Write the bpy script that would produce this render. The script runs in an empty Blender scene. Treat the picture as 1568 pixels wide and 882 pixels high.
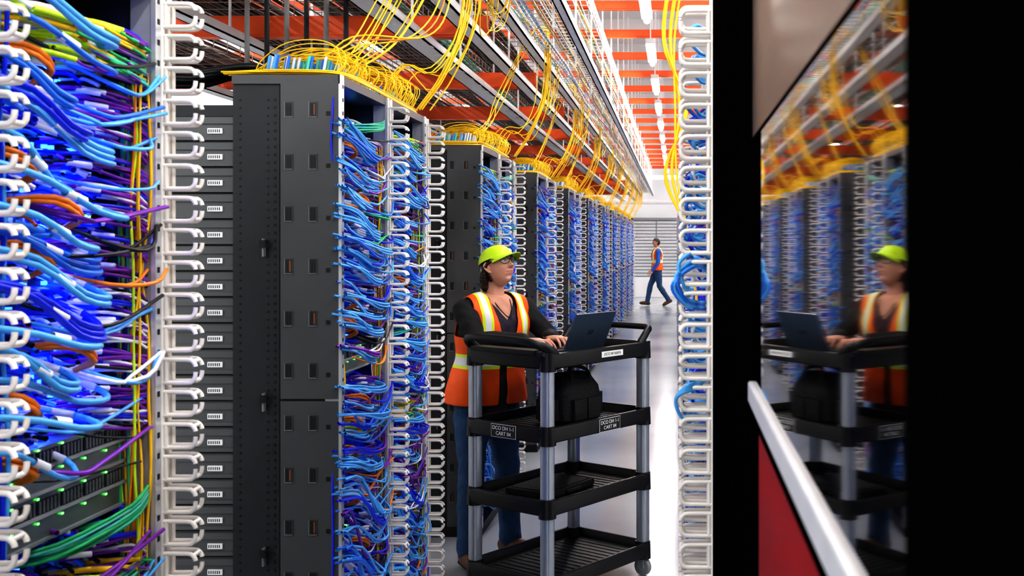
import bpy, bmesh, math, random, time
import numpy as np
from mathutils import Vector, Matrix, Euler
scene=bpy.context.scene
COL=scene.collection
PI=math.pi
# ------------------------------------------------------------------ materials
def mat(name,col,rough=.5,metal=0.0,var=.12,scale=25,bump=0.0,emit=0.0,spec=.5,coat=0.0,alpha=1.0,trans=0.0,ior=1.45,ecol=None,lamp=False):
    m=bpy.data.materials.new(name); m.use_nodes=True
    nt=m.node_tree; b=nt.nodes['Principled BSDF']
    c=(col[0],col[1],col[2],1)
    b.inputs['Roughness'].default_value=rough
    b.inputs['Metallic'].default_value=metal
    b.inputs['Specular IOR Level'].default_value=spec
    b.inputs['Coat Weight'].default_value=coat
    b.inputs['IOR'].default_value=ior
    b.inputs['Transmission Weight'].default_value=trans
    b.inputs['Alpha'].default_value=alpha
    if emit>0:
        e=ecol or col
        b.inputs['Emission Color'].default_value=(e[0],e[1],e[2],1)
        b.inputs['Emission Strength'].default_value=emit
        if not lamp:
            try: m.cycles.emission_sampling='NONE'
            except Exception: pass
    tc=nt.nodes.new('ShaderNodeTexCoord'); n=nt.nodes.new('ShaderNodeTexNoise')
    n.inputs['Scale'].default_value=scale; n.inputs['Detail'].default_value=3
    nt.links.new(tc.outputs['Object'],n.inputs['Vector'])
    mx=nt.nodes.new('ShaderNodeMixRGB'); mx.name='basemix'
    mx.inputs[1].default_value=tuple(max(0,v*(1-var)) for v in c[:3])+(1,)
    mx.inputs[2].default_value=tuple(min(1,v*(1+var)) for v in c[:3])+(1,)
    nt.links.new(n.outputs['Fac'],mx.inputs[0]); nt.links.new(mx.outputs[0],b.inputs['Base Color'])
    if bump>0:
        bp=nt.nodes.new('ShaderNodeBump'); bp.inputs['Strength'].default_value=bump; bp.inputs['Distance'].default_value=.01
        nt.links.new(n.outputs['Fac'],bp.inputs['Height']); nt.links.new(bp.outputs[0],b.inputs['Normal'])
    return m
def MA(nt,op,a,b=None):
    n=nt.nodes.new('ShaderNodeMath'); n.operation=op
    for i,v in enumerate((a,b)):
        if v is None: continue
        if isinstance(v,(int,float)): n.inputs[i].default_value=v
        else: nt.links.new(v,n.inputs[i])
    return n.outputs[0]
def layer_mat(name,base,layers,rough=.6,bump=.35,scale=14,var=.1):
    m=mat(name,base,rough,var=var,scale=scale,bump=bump); nt=m.node_tree; b=nt.nodes['Principled BSDF']
    tc=nt.nodes.new('ShaderNodeTexCoord'); sp=nt.nodes.new('ShaderNodeSeparateXYZ'); nt.links.new(tc.outputs['Object'],sp.inputs[0])
    cur=nt.nodes['basemix'].outputs[0]
    for fn,col in layers:
        mx=nt.nodes.new('ShaderNodeMixRGB'); nt.links.new(fn(nt,sp.outputs[0],sp.outputs[1],sp.outputs[2]),mx.inputs[0])
        nt.links.new(cur,mx.inputs[1]); mx.inputs[2].default_value=tuple(col)+(1,); cur=mx.outputs[0]
    nt.links.new(cur,b.inputs['Base Color']); return m
M={}
M['lblue']=mat('cable_light_blue',(.10,.40,.80),.35)
M['dblue']=mat('cable_deep_blue_glow',(.010,.025,.60),.3,emit=.035,ecol=(.01,.03,1))  # faint emission puts the panel's blue LED glow into the cable colour
M['mblue']=mat('cable_mid_blue',(.03,.18,.70),.35)
M['purple']=mat('cable_purple',(.20,.02,.36),.35)
M['orange']=mat('cable_orange',(.88,.24,.02),.4)
M['yellow']=mat('cable_yellow',(.96,.56,.015),.4)
M['lime']=mat('cable_lime',(.58,.84,.03),.35)
M['green']=mat('cable_green',(.02,.44,.15),.4)
M['aqua']=mat('cable_aqua',(.10,.62,.46),.4)
M['white']=mat('connector_white',(.80,.80,.83),.4)
M['black']=mat('cable_black',(.008,.008,.01),.45)
M['grey']=mat('cable_grey',(.22,.22,.22),.5)
M['brown']=mat('cable_tan',(.16,.10,.07),.5)
CM=['lblue','dblue','mblue','purple','orange','yellow','lime','green','aqua','white','black','grey','brown']
CI={k:i for i,k in enumerate(CM)}
CMATS=[M[k] for k in CM]
m_side=mat('rack_side_grey',(.078,.080,.085),.42,.3,var=.06,scale=6)
m_side2=mat('rack_side_dark',(.028,.030,.034),.45,.3,var=.06,scale=6)
m_dark=mat('rack_black',(.006,.006,.008),.5)
m_blank=mat('blank_panel_grey',(.10,.104,.11),.38,.4,var=.1,scale=4)
m_silver=mat('rack_edge_silver',(.62,.63,.65),.35,.6)
m_post=mat('rack_post_grey',(.38,.39,.40),.4,.2)
m_rim=mat('slot_rim_grey',(.20,.205,.21),.4,.2)
m_finger=mat('finger_white_plastic',(.80,.75,.69),.4)
m_led_b=mat('led_blue',(.02,.06,1),.4,emit=7,ecol=(.02,.08,1))
m_led_g=mat('led_green',(.05,1,.1),.4,emit=5,ecol=(.1,1,.1))
m_chassis=mat('switch_chassis',(.20,.22,.22),.4,.5)
m_label=mat('label_white',(.85,.85,.85),.5,var=.02)
m_otie=mat('orange_tab',(.20,.07,.02),.5)
# ------------------------------------------------------------------ helpers
_BAS={}
def basis(n,k):
    if (n,k) in _BAS: return _BAS[(n,k)]
    E=np.zeros((n+2,n)); E[1:n+1]=np.eye(n); E[0,0]=2;E[0,1]=-1;E[n+1,n-1]=2;E[n+1,n-2]=-1
    rows=[]
    for i in range(1,n):
        for t in np.linspace(0,1,k,endpoint=False):
            w=.5*np.array([-t+2*t*t-t**3,2-5*t*t+3*t**3,t+4*t*t-3*t**3,-t*t+t**3])
            rows.append(w@E[i-1:i+3])
    r=np.zeros(n); r[-1]=1; rows.append(r)
    B=np.array(rows); _BAS[(n,k)]=B; return B
def catmull(pts,k=5):
    P=np.array(pts,float)
    if len(P)<3: return P
    return basis(len(P),k)@P
def empty(name,loc=(0,0,0),rotz=0,scale=1):
    e=bpy.data.objects.new(name,None); e.location=loc; e.rotation_euler=(0,0,rotz); e.scale=(scale,)*3
    e.empty_display_size=.1
    COL.objects.link(e); return e
def link(name,data,parent=None,loc=(0,0,0),rot=(0,0,0)):
    o=bpy.data.objects.new(name,data); o.location=loc; o.rotation_euler=rot
    COL.objects.link(o)
    if parent: o.parent=parent
    return o
def quad_mesh(name,V,F,mats=(),Mi=None):
    me=bpy.data.meshes.new(name); me.vertices.add(len(V)); me.vertices.foreach_set('co',np.ascontiguousarray(V,dtype=np.float32).ravel())
    me.loops.add(len(F)*4); me.loops.foreach_set('vertex_index',F.ravel().astype(np.int32))
    me.polygons.add(len(F)); me.polygons.foreach_set('loop_start',np.arange(0,len(F)*4,4,dtype=np.int32))
    for m in mats: me.materials.append(m)
    if Mi is not None: me.polygons.foreach_set('material_index',Mi.astype(np.int32))
    me.update(calc_edges=True); me.polygons.foreach_set('use_smooth',np.ones(len(F),dtype=bool))
    return me
def curve_data(name,spl,mats=CMATS,k=4,sides=6):
    groups={}
    for s in spl: groups.setdefault(len(s[0]),[]).append(s)
    V=[];Fq=[];Mi=[];off=0
    ang=np.arange(sides)*2*PI/sides; ca=np.cos(ang)[None,:,None]; sa=np.sin(ang)[None,:,None]
    for n,g in groups.items():
        A=np.array([s[0] for s in g],float); R=np.array([s[1] for s in g]); MI=np.array([s[2] for s in g])
        if n>=3 and k>1: A=np.einsum('ij,sjk->sik',basis(n,k),A)
        S,Nn,_=A.shape
        T=np.gradient(A,axis=1); T/=np.linalg.norm(T,axis=2,keepdims=True)+1e-12
        ref=np.where(np.abs(T[:,0,2:3])<.8,np.array([[0,0,1.]]),np.array([[1.,0,0]]))
        u=ref-T[:,0]*np.sum(ref*T[:,0],1,keepdims=True); u/=np.linalg.norm(u,axis=1,keepdims=True)
        P=np.zeros((S,Nn,sides,3))
        for i in range(Nn):
            t=T[:,i]; u=u-t*np.sum(u*t,1,keepdims=True); u/=np.linalg.norm(u,axis=1,keepdims=True)+1e-12
            w=np.cross(t,u)
            P[:,i]=A[:,i][:,None,:]+(u[:,None,:]*ca+w[:,None,:]*sa)*R[:,None,None]
        V.append(P.reshape(-1,3))
        base=off+(np.arange(S)*Nn*sides)[:,None,None]+(np.arange(Nn-1)*sides)[None,:,None]
        j=np.arange(sides)[None,None,:]; j2=(j+1)%sides
        q=np.stack([base+j,base+j2,base+j2+sides,base+j+sides],-1).reshape(-1,4)
        Fq.append(q); Mi.append(np.repeat(MI,(Nn-1)*sides)); off+=S*Nn*sides
    return quad_mesh(name,np.vstack(V),np.vstack(Fq),mats,np.concatenate(Mi))
class MB:
    def __init__(s): s.v=[];s.f=[];s.m=[]
    def box(s,x0,x1,y0,y1,z0,z1,m=0):
        b=len(s.v)
        s.v+=[(x0,y0,z0),(x1,y0,z0),(x1,y1,z0),(x0,y1,z0),(x0,y0,z1),(x1,y0,z1),(x1,y1,z1),(x0,y1,z1)]
        s.f+=[(b,b+3,b+2,b+1),(b+4,b+5,b+6,b+7),(b,b+1,b+5,b+4),(b+1,b+2,b+6,b+5),(b+2,b+3,b+7,b+6),(b+3,b,b+4,b+7)]
        s.m+=[m]*6
    def poly(s,pts,m=0):
        b=len(s.v); s.v+=[tuple(p) for p in pts]; s.f.append(tuple(range(b,b+len(pts)))); s.m.append(m)
    def rings(s,R,m=0,cap=True):
        b=len(s.v); n=len(R[0])
        for r in R: s.v+=[tuple(p) for p in r]
        for i in range(len(R)-1):
            for j in range(n):
                j2=(j+1)%n
                s.f.append((b+i*n+j,b+i*n+j2,b+(i+1)*n+j2,b+(i+1)*n+j)); s.m.append(m)
        if cap:
            s.f.append(tuple(b+j for j in range(n))[::-1]); s.m.append(m)
            e=b+(len(R)-1)*n
            s.f.append(tuple(e+j for j in range(n))); s.m.append(m)
    def tube(s,pts,rad,n=14,m=0,k=6,X=None,round_ends=True,flat=None):
        rad=list(rad) if hasattr(rad,'__len__') else [rad]*len(pts)
        D=np.hstack([np.array([tuple(p) for p in pts],float),np.array(rad,float)[:,None]])
        C=catmull(D,k) if len(D)>2 and k>1 else D
        P=[Vector(c[:3]) for c in C]; Rr=[float(c[3]) for c in C]
        if round_ends:
            d0=(P[0]-P[1]).normalized(); d1=(P[-1]-P[-2]).normalized()
            r0,r1=Rr[0],Rr[-1]
            pre=[(P[0]+d0*r0*math.sin(a),r0*math.cos(a)) for a in (1.4,1.0,.5)]
            post=[(P[-1]+d1*r1*math.sin(a),r1*math.cos(a)) for a in (.5,1.0,1.4)]
            P=[p for p,_ in pre]+P+[p for p,_ in post]; Rr=[r for _,r in pre]+Rr+[r for _,r in post]
        t=(P[1]-P[0]).normalized()
        u=t.orthogonal().normalized() if flat is None else (Vector(flat)-t*Vector(flat).dot(t)).normalized()
        R=[]
        for i,p in enumerate(P):
            if i>0:
                a=P[min(i+1,len(P)-1)]-P[i-1]
                if a.length>1e-9:
                    t=a.normalized()
            u=(u-t*u.dot(t)).normalized(); w=t.cross(u)
            ring=[p+(u*math.cos(2*PI*j/n)+w*math.sin(2*PI*j/n))*Rr[i] for j in range(n)]
            if X is not None: ring=[X@q for q in ring]
            R.append(ring)
        s.rings(R,m)
    def ell(s,c,r,m=0,nu=20,nv=12,X=None):
        R=[]
        for i in range(nv+1):
            a=-PI/2+PI*(i+.15 if i==0 else (i-.15 if i==nv else i))/nv
            ring=[Vector((c[0]+r[0]*math.cos(a)*math.cos(2*PI*j/nu),c[1]+r[1]*math.cos(a)*math.sin(2*PI*j/nu),c[2]+r[2]*math.sin(a))) for j in range(nu)]
            if X is not None: ring=[X@q for q in ring]
            R.append(ring)
        s.rings(R,m)
    def cyl(s,p0,p1,r,n=16,m=0,r1=None):
        s.tube([p0,p1],[r,r1 if r1 is not None else r],n=n,m=m,k=1,round_ends=False)
    def mesh(s,name,mats=None,smooth=False):
        me=bpy.data.meshes.new(name); me.from_pydata(s.v,[],s.f)
        for mm in (mats or []): me.materials.append(mm)
        if mats: me.polygons.foreach_set('material_index',s.m)
        if smooth: me.polygons.foreach_set('use_smooth',[True]*len(s.f))
        me.update(); return me
    def obj(s,name,mats,parent=None,smooth=False,loc=(0,0,0),rot=(0,0,0),bevel=0,sharp=None):
        me=s.mesh(name,mats,smooth)
        o=link(name,me,parent,loc,rot)
        if bevel:
            b=o.modifiers.new('bevel','BEVEL'); b.width=bevel; b.segments=2; b.limit_method='ANGLE'
        if sharp:
            try: me.set_sharp_from_angle(angle=sharp)
            except Exception: pass
        return o
class SDF:
    def __init__(s): s.p=[]
    def tube(s,pts,rad,X=None,k=.012,seg=3):
        D=np.hstack([np.array([tuple(p) for p in pts],float),np.array(rad,float)[:,None]])
        C=catmull(D,seg) if len(D)>2 else D
        s.p.append(('t',C,np.array(X) if X is not None else None,k))
    def ell(s,c,r,X=None,k=.012): s.p.append(('e',np.array(c,float),(np.array(r,float),np.array(X) if X is not None else None),k))
    def loft(s,secs,k=.012,seg=6):
        s.p.append(('l',catmull(np.array(secs,float),seg),None,k))
    def bounds(s,pr):
        t,a,b,k=pr
        if t=='t':
            P=a[:,:3];R=a[:,3:4]; lo=(P-R).min(0); hi=(P+R).max(0); X=b
        elif t=='e': lo=a-b[0]; hi=a+b[0]; X=b[1]
        else:
            lo=np.array([(a[:,0]-a[:,3]).min(),(a[:,1]-a[:,4]).min(),a[:,2].min()]); hi=np.array([(a[:,0]+a[:,3]).max(),(a[:,1]+a[:,4]).max(),a[:,2].max()]); X=None
        if X is not None:
            c=np.array([[x,y,z,1] for x in (lo[0],hi[0]) for y in (lo[1],hi[1]) for z in (lo[2],hi[2])])@X.T
            lo=c[:,:3].min(0); hi=c[:,:3].max(0)
        return lo,hi
    def mesh(s,h,smooth=2):
        B=[s.bounds(p) for p in s.p]
        lo=np.min([b[0] for b in B],0)-4*h; hi=np.max([b[1] for b in B],0)+4*h
        n=np.ceil((hi-lo)/h).astype(int)+1
        D=np.full(n,1.0,dtype=np.float32)
        ax=[lo[i]+h*np.arange(n[i]) for i in range(3)]
        for (t,a,b,k),(bl,bh) in zip(s.p,B):
            pad=k+3*h
            i0=np.maximum(0,np.floor((bl-pad-lo)/h).astype(int)); i1=np.minimum(n,np.ceil((bh+pad-lo)/h).astype(int)+1)
            sl=tuple(slice(i0[i],i1[i]) for i in range(3))
            G=np.stack(np.meshgrid(*[ax[i][sl[i]] for i in range(3)],indexing='ij'),-1)
            sc=1.0
            if t!='l':
                X=b if t=='t' else b[1]
                if X is not None:
                    Xi=np.linalg.inv(X); sc=float(np.min(np.linalg.norm(X[:3,:3],axis=0))); G=G@Xi[:3,:3].T+Xi[:3,3]
            if t=='t':
                d=np.full(G.shape[:3],9.0)
                for q in range(len(a)-1):
                    p0,p1=a[q,:3],a[q+1,:3]; ab=p1-p0; L=float(ab@ab)+1e-12
                    w=G-p0; tt=np.clip((w@ab)/L,0,1)
                    dd=np.linalg.norm(w-tt[...,None]*ab,axis=-1)-(a[q,3]+(a[q+1,3]-a[q,3])*tt)
                    d=np.minimum(d,dd)
            elif t=='e':
                r=b[0]; qn=np.linalg.norm((G-a)/r,axis=-1); d=(qn-1)*r.min()
            else:
                z=G[...,2]; f=lambda c: np.interp(z,a[:,2],a[:,c])
                rx,ry=f(3),f(4); x=np.abs(G[...,0]-f(0))/rx; y=np.abs(G[...,1]-f(1))/ry
                d=((x**2.4+y**2.4)**(1/2.4)-1)*np.minimum(rx,ry)
                d=np.maximum(d,np.maximum(a[0,2]-z,z-a[-1,2]))
            d=d*sc
            cur=D[sl]; hh=np.maximum(k-np.abs(cur-d),0)/k
            D[sl]=np.minimum(cur,d)-hh*hh*k*.25
        ins=D<0
        cs=tuple(n-1); acc=np.zeros(cs+(3,),dtype=np.float32); cnt=np.zeros(cs,dtype=np.int8)
        def cor(A,o): return A[o[0]:o[0]+cs[0],o[1]:o[1]+cs[1],o[2]:o[2]+cs[2]]
        C8=[(i,j,k) for i in (0,1) for j in (0,1) for k in (0,1)]
        for c in C8:
            for axi in range(3):
                if c[axi]==0:
                    e=list(c); e[axi]=1
                    m=cor(ins,c)!=cor(ins,e)
                    da=cor(D,c)[m]; db=cor(D,e)[m]; tt=da/(da-db)
                    p=np.tile(np.array(c,dtype=np.float32),(len(tt),1)); p[:,axi]=tt
                    acc[m]+=p; cnt[m]+=1
        msk=cnt>0; idx=np.full(cs,-1,dtype=np.int64); idx[msk]=np.arange(msk.sum())
        gi=np.argwhere(msk); V=lo+h*(gi+acc[msk]/cnt[msk][:,None])
        F=[]
        for a0 in range(3):
            a1,a2=(a0+1)%3,(a0+2)%3
            s0=[slice(None)]*3; s1=[slice(None)]*3; s0[a0]=slice(0,-1); s1[a0]=slice(1,None)
            A=ins[tuple(s0)]; Bq=ins[tuple(s1)]
            for flip,mm in ((False,A&~Bq),(True,~A&Bq)):
                g=np.argwhere(mm)
                if not len(g): continue
                def cell(d1,d2):
                    c=g.copy(); c[:,a1]+=d1; c[:,a2]+=d2; return idx[c[:,0],c[:,1],c[:,2]]
                q=np.stack([cell(-1,-1),cell(0,-1),cell(0,0),cell(-1,0)],1)
                F.append(q[:,::-1] if flip else q)
        F=np.vstack(F)
        E=np.vstack([F[:,[0,1]],F[:,[1,2]],F[:,[2,3]],F[:,[3,0]]])
        deg=np.bincount(E[:,0],minlength=len(V))+np.bincount(E[:,1],minlength=len(V))
        for _ in range(smooth):
            S=np.zeros_like(V)
            for c in range(3): S[:,c]=np.bincount(E[:,0],weights=V[E[:,1],c],minlength=len(V))+np.bincount(E[:,1],weights=V[E[:,0],c],minlength=len(V))
            V=V*.45+.55*S/deg[:,None]
        return V,F
def smesh(name,sd,h,mats,smooth=2,wr=None,midx=None):
    V,F=sd.mesh(h,smooth)
    if wr is not None:
        a=V[F[:,2]]-V[F[:,0]]; b=V[F[:,3]]-V[F[:,1]]; n=np.cross(a,b); N=np.zeros_like(V)
        for c in range(4):
            for d in range(3): N[:,d]+=np.bincount(F[:,c],weights=n[:,d],minlength=len(V))
        N/=np.linalg.norm(N,axis=1,keepdims=True)+1e-12
        V=V+N*wr(V)[:,None]
    Mi=None
    if midx is not None: Mi=midx(V[F].mean(1))
    return quad_mesh(name,V,F,mats,Mi)

# ------------------------------------------------------------------ people
m_skin=mat('skin',(.60,.31,.22),.5,var=.10,scale=22,bump=.05); m_skin.node_tree.nodes['Principled BSDF'].inputs['Subsurface Weight'].default_value=.08
m_lip=mat('lips',(.46,.18,.15),.45); m_hair=mat('hair_dark_brown',(.025,.014,.010),.5,var=.4,scale=90,bump=.5)
m_eye=mat('eye_white',(.7,.7,.7),.2,var=.01); m_iris=mat('iris_brown',(.03,.018,.01),.15)
m_hat=mat('bump_cap_lime',(.55,.80,.03),.45,var=.04); m_hatd=mat('bump_cap_trim',(.35,.55,.03),.5)
SK=(.60,.31,.22)
def vestmat(bz):
    ab=lambda nt,v: MA(nt,'ABSOLUTE',v)
    def band(w): return lambda nt,x,y,z: MA(nt,'LESS_THAN',ab(nt,MA(nt,'SUBTRACT',z,bz)),w)
    def vert(w): return lambda nt,x,y,z: MA(nt,'MULTIPLY',MA(nt,'LESS_THAN',ab(nt,MA(nt,'SUBTRACT',ab(nt,x),.107)),w),MA(nt,'GREATER_THAN',z,bz))
    return layer_mat('vest_hi_vis_fabric',(1.0,.13,.012),[(vert(.025),(.72,.90,.04)),(vert(.013),(.80,.81,.83)),(band(.038),(.72,.90,.04)),(band(.022),(.80,.81,.83))])
def shirtmat(name,base,inner,nk):
    def vi(nt,x,y,z): return MA(nt,'MULTIPLY',MA(nt,'LESS_THAN',y,nk[1]+.02),MA(nt,'LESS_THAN',MA(nt,'ABSOLUTE',x),.062))
    def vs(nt,x,y,z):
        ax=MA(nt,'ABSOLUTE',x)
        a=MA(nt,'LESS_THAN',y,nk[1]); lim=MA(nt,'ADD',MA(nt,'MULTIPLY',MA(nt,'SUBTRACT',z,nk[2]-.085),.75),.012)
        return MA(nt,'MULTIPLY',MA(nt,'MULTIPLY',a,MA(nt,'LESS_THAN',ax,lim)),MA(nt,'LESS_THAN',ax,.066))
    return layer_mat(name,base,[(vi,inner),(vs,SK)],rough=.8,bump=.5,scale=18)
m_jean=mat('denim_jeans',(.028,.075,.17),.8,var=.35,scale=40,bump=.4); m_boot=mat('boot_brown_leather',(.13,.05,.02),.5); m_sole=mat('boot_sole',(.01,.01,.01),.7)
m_gl=mat('safety_glasses_frame',(.01,.01,.012),.3)
m_lens=mat('safety_glasses_lens',(.75,.8,.8),.05,0,alpha=.18,spec=.8)
def head_obj(parent,loc,rot,hat=True,scale=1.0):
    e=empty('head',loc); e.rotation_euler=rot; e.parent=parent; e.scale=(scale,)*3
    g=lambda a,w: math.exp(-(a/w)**2)
    def shape(d,infl=1.0,feat=True):
        dx,dy,dz=d
        x,y,z=.072*dx,.094*dy,.114*dz
        if dz<0:
            t=-dz; x*=1-.30*t**1.7
            if dy>0: y*=1-.45*t**1.1
            else: y*=1-.05*t
        if dy<0: y*=1-.06*(1-abs(dx))
        if feat and dy<-.1:
            y+=.010*g(abs(x)-.030,.016)*g(z-.014,.013)
            y-=.005*g(z-.034,.010)*g(x,.05)
            nz=0
            if z<.022: nz=max(0,min(1,(.022-z)/.045)) 
            if z<-.024: nz*=max(0,1-(-.024-z)/.010)
            y-=.026*nz*g(x,.0095+.004*nz)
            y-=.006*g(abs(x)-.012,.006)*g(z+.022,.008)
            y-=.0035*g(x,.022)*(g(z+.048,.006)+1.0*g(z+.060,.006))
            y+=.003*g(x,.02)*g(z+.0535,.0025)
            y+=.004*g(x,.025)*g(z+.074,.008)
            y-=.012*g(x,.024)*g(z+.098,.016)
            y-=.004*g(abs(x)-.042,.016)*g(z+.018,.018)
            y+=.003*g(abs(x)-.045,.012)*g(z+.055,.02)
        if z<0: z*=.92
        return Vector((x*infl,y*infl,z*infl))
    b=MB(); nu,nv=120,110; R=[]
    for i in range(nv+1):
        a=-PI/2+PI*min(max(i,.2),nv-.2)/nv
        R.append([shape((math.cos(a)*math.cos(2*PI*j/nu),math.cos(a)*math.sin(2*PI*j/nu),math.sin(a))) for j in range(nu)])
    b.rings(R,0)
    me=b.mesh('head_skin',[m_skin,m_lip],True)
    for p in me.polygons:
        c=p.center
        if c.y<-.06 and -.060+.3*abs(c.x)<c.z<-.0415-.15*abs(c.x) and abs(c.x)<.022: p.material_index=1
    link('head_skin',me,e)
    b=MB()
    for s in (-1,1):
        b.ell((s*.030,-.0735,.014),(.0125,.0115,.0085),0,16,10); b.ell((s*.029,-.0835,.0145),(.0052,.003,.0052),1,12,8)
    b.obj('eyes',[m_eye,m_iris],e,smooth=True)
    b=MB()
    for s in (-1,1):
        b.tube([(s*.014,-.092,.031),(s*.030,-.089,.036),(s*.046,-.078,.031)],[.0028,.003,.0015],n=8)
        b.tube([(s*.016,-.085,.020),(s*.030,-.087,.0245),(s*.044,-.078,.019)],[.0016,.002,.0012],n=6)
    b.obj('eyebrows',[m_hair],e,smooth=True)
    b=MB()
    for s in (-1,1):
        b.tube([(s*.070,-.002,.022),(s*.077,.008,.030),(s*.083,.018,.018),(s*.081,.016,0),(s*.074,.006,-.018),(s*.070,-.003,-.026)],[.005,.006,.006,.006,.007,.006],n=10)
        b.ell((s*.073,.006,.002),(.006,.014,.022),0,14,8)
    b.obj('ears',[m_skin],e,smooth=True)
    b=MB(); R=[]
    nu,nv=96,72
    for i in range(nv+1):
        a=-PI/2+PI*min(max(i,.2),nv-.2)/nv
        R.append([shape((math.cos(a)*math.cos(2*PI*j/nu),math.cos(a)*math.sin(2*PI*j/nu),math.sin(a)),1.075+.012*math.sin(j*1.3+i*.5),False) for j in range(nu)])
    b.rings(R,0)
    me=b.mesh('hair',[m_hair],True); bm=bmesh.new(); bm.from_mesh(me)
    dl=[]
    for f in bm.faces:
        c=f.calc_center_median()
        lo=-.07 if hat else -.06
        face=(c.y<-.02 and c.z<.062) or (c.y<.012 and c.z<.015)
        if face or c.z<lo: dl.append(f)
    bmesh.ops.delete(bm,geom=dl,context='FACES'); bm.to_mesh(me); bm.free()
    link('hair',me,e)
    if hat:
        sd=SDF()
        sd.ell((0,.098,-.045),(.050,.036,.042)); sd.ell((-.035,.092,-.068),(.030,.028,.032)); sd.ell((.035,.092,-.068),(.030,.028,.032)); sd.ell((0,.108,-.080),(.034,.026,.026))
        for s in (-1,1):
            sd.tube([(s*.070,-.012,.045),(s*.075,.004,.018),(s*.072,.040,-.012),(s*.060,.068,-.045)],[.007,.010,.018,.024])
        me=smesh('tied_hair',sd,.004,[m_hair],2,wr=lambda V:.0025*np.sin(V[:,2]*260+V[:,0]*90)*np.sin(V[:,0]*240+V[:,1]*200))
        link('tied_hair',me,e)
        b=MB(); R=[]
        for i in range(25):
            a=.20+(PI/2-.22)*i/24
            ring=[]
            for j in range(72):
                t=2*PI*j/72
                rib=1+.012*math.cos(t*6)*math.cos(a)
                ring.append((.087*math.cos(a)**.75*math.cos(t)*rib,.004+.108*math.cos(a)**.75*math.sin(t)*rib,.020+.100*math.sin(a)))
            R.append(ring)
        b.rings(R,0,cap=False); b.poly(R[-1],0)
        top=[]
        for q in range(7):
            rowt=[]
            for j in range(21):
                t=-PI/2+(j-10)/10*1.15
                ext=.060*(q/6)*max(0,math.cos((j-10)/10*PI/2))**.6
                x=.088*math.cos(t); y=.004+.109*math.sin(t)-ext; zz=.041-.010*(q/6)**1.5-.020*(abs(x)/.09)**2*(q/6)
                rowt.append((x,y,zz))
            top.append(rowt)
        for q in range(6):
            for j in range(20):
                p=[top[q][j],top[q+1][j],top[q+1][j+1],top[q][j+1]]
                b.poly(p,0); b.poly([(x,y,z-.004) for x,y,z in p][::-1],1)
        for j in range(20):
            p=[top[6][j],(top[6][j][0],top[6][j][1],top[6][j][2]-.004),(top[6][j+1][0],top[6][j+1][1],top[6][j+1][2]-.004),top[6][j+1]]
            b.poly(p,1)
        o=b.obj('bump_cap',[m_hat,m_hatd],e,smooth=True)
        bm=bmesh.new(); bm.from_mesh(o.data); bmesh.ops.remove_doubles(bm,verts=bm.verts,dist=.0003); bm.to_mesh(o.data); bm.free()
        b=MB()
        for s in (-1,1):
            L=[]
            for j in range(17):
                t=2*PI*j/16; L.append((s*(.033+.028*math.cos(t)),-.100+.315*(.033+.028*math.cos(t)),.012+.018*math.sin(t)))
            b.tube(L,.0016,n=6,k=1,round_ends=False)
            b.tube([(s*.061,-.080,.020),(s*.074,-.055,.022),(s*.080,0,.020),(s*.078,.03,.008)],[.0032,.003,.0026,.002],n=6)
            b.poly([(s*(.033+.027*math.cos(2*PI*j/16)),-.100+.315*(.033+.027*math.cos(2*PI*j/16)),.012+.017*math.sin(2*PI*j/16)) for j in range(16)],1)
        b.tube([(-.008,-.099,.016),(0,-.1045,.018),(.008,-.099,.016)],.0018,n=6)
        b.obj('safety_glasses',[m_gl,m_lens],e,smooth=True)
    return e
def hand_sdf(b,wrist,dirv,upv,side):
    x=Vector(dirv).normalized(); z=Vector(upv); z=(z-x*z.dot(x)).normalized(); y=z.cross(x)*side
    X=Matrix((( x.x,y.x,z.x,wrist[0]),(x.y,y.y,z.y,wrist[1]),(x.z,y.z,z.z,wrist[2]),(0,0,0,1)))
    F=X@Matrix.Diagonal((1,2.35,.95,1))
    b.tube([(-.03,0,0),(0,0,0),(.03,0,0),(.06,0,.002),(.075,0,0)],[.0145,.0145,.0165,.0172,.0155],X=F,k=.004)
    for yy,L,base in ((.030,.066,.078),(.0102,.075,.083),(-.0100,.070,.080),(-.029,.054,.073)):
        b.tube([(base-.02,yy*.95,.001),(base,yy,.003),(base+L*.42,yy*1.10,.006),(base+L*.75,yy*1.13,-.008),(base+L*.93,yy*1.13,-.026)],[.0088,.0086,.0078,.0072,.0060],X=X,k=.0025)
    b.tube([(.012,.020,-.004),(.035,.042,-.008),(.058,.053,-.013),(.078,.052,-.020)],[.013,.0105,.009,.0075],X=X,k=.005)
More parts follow.
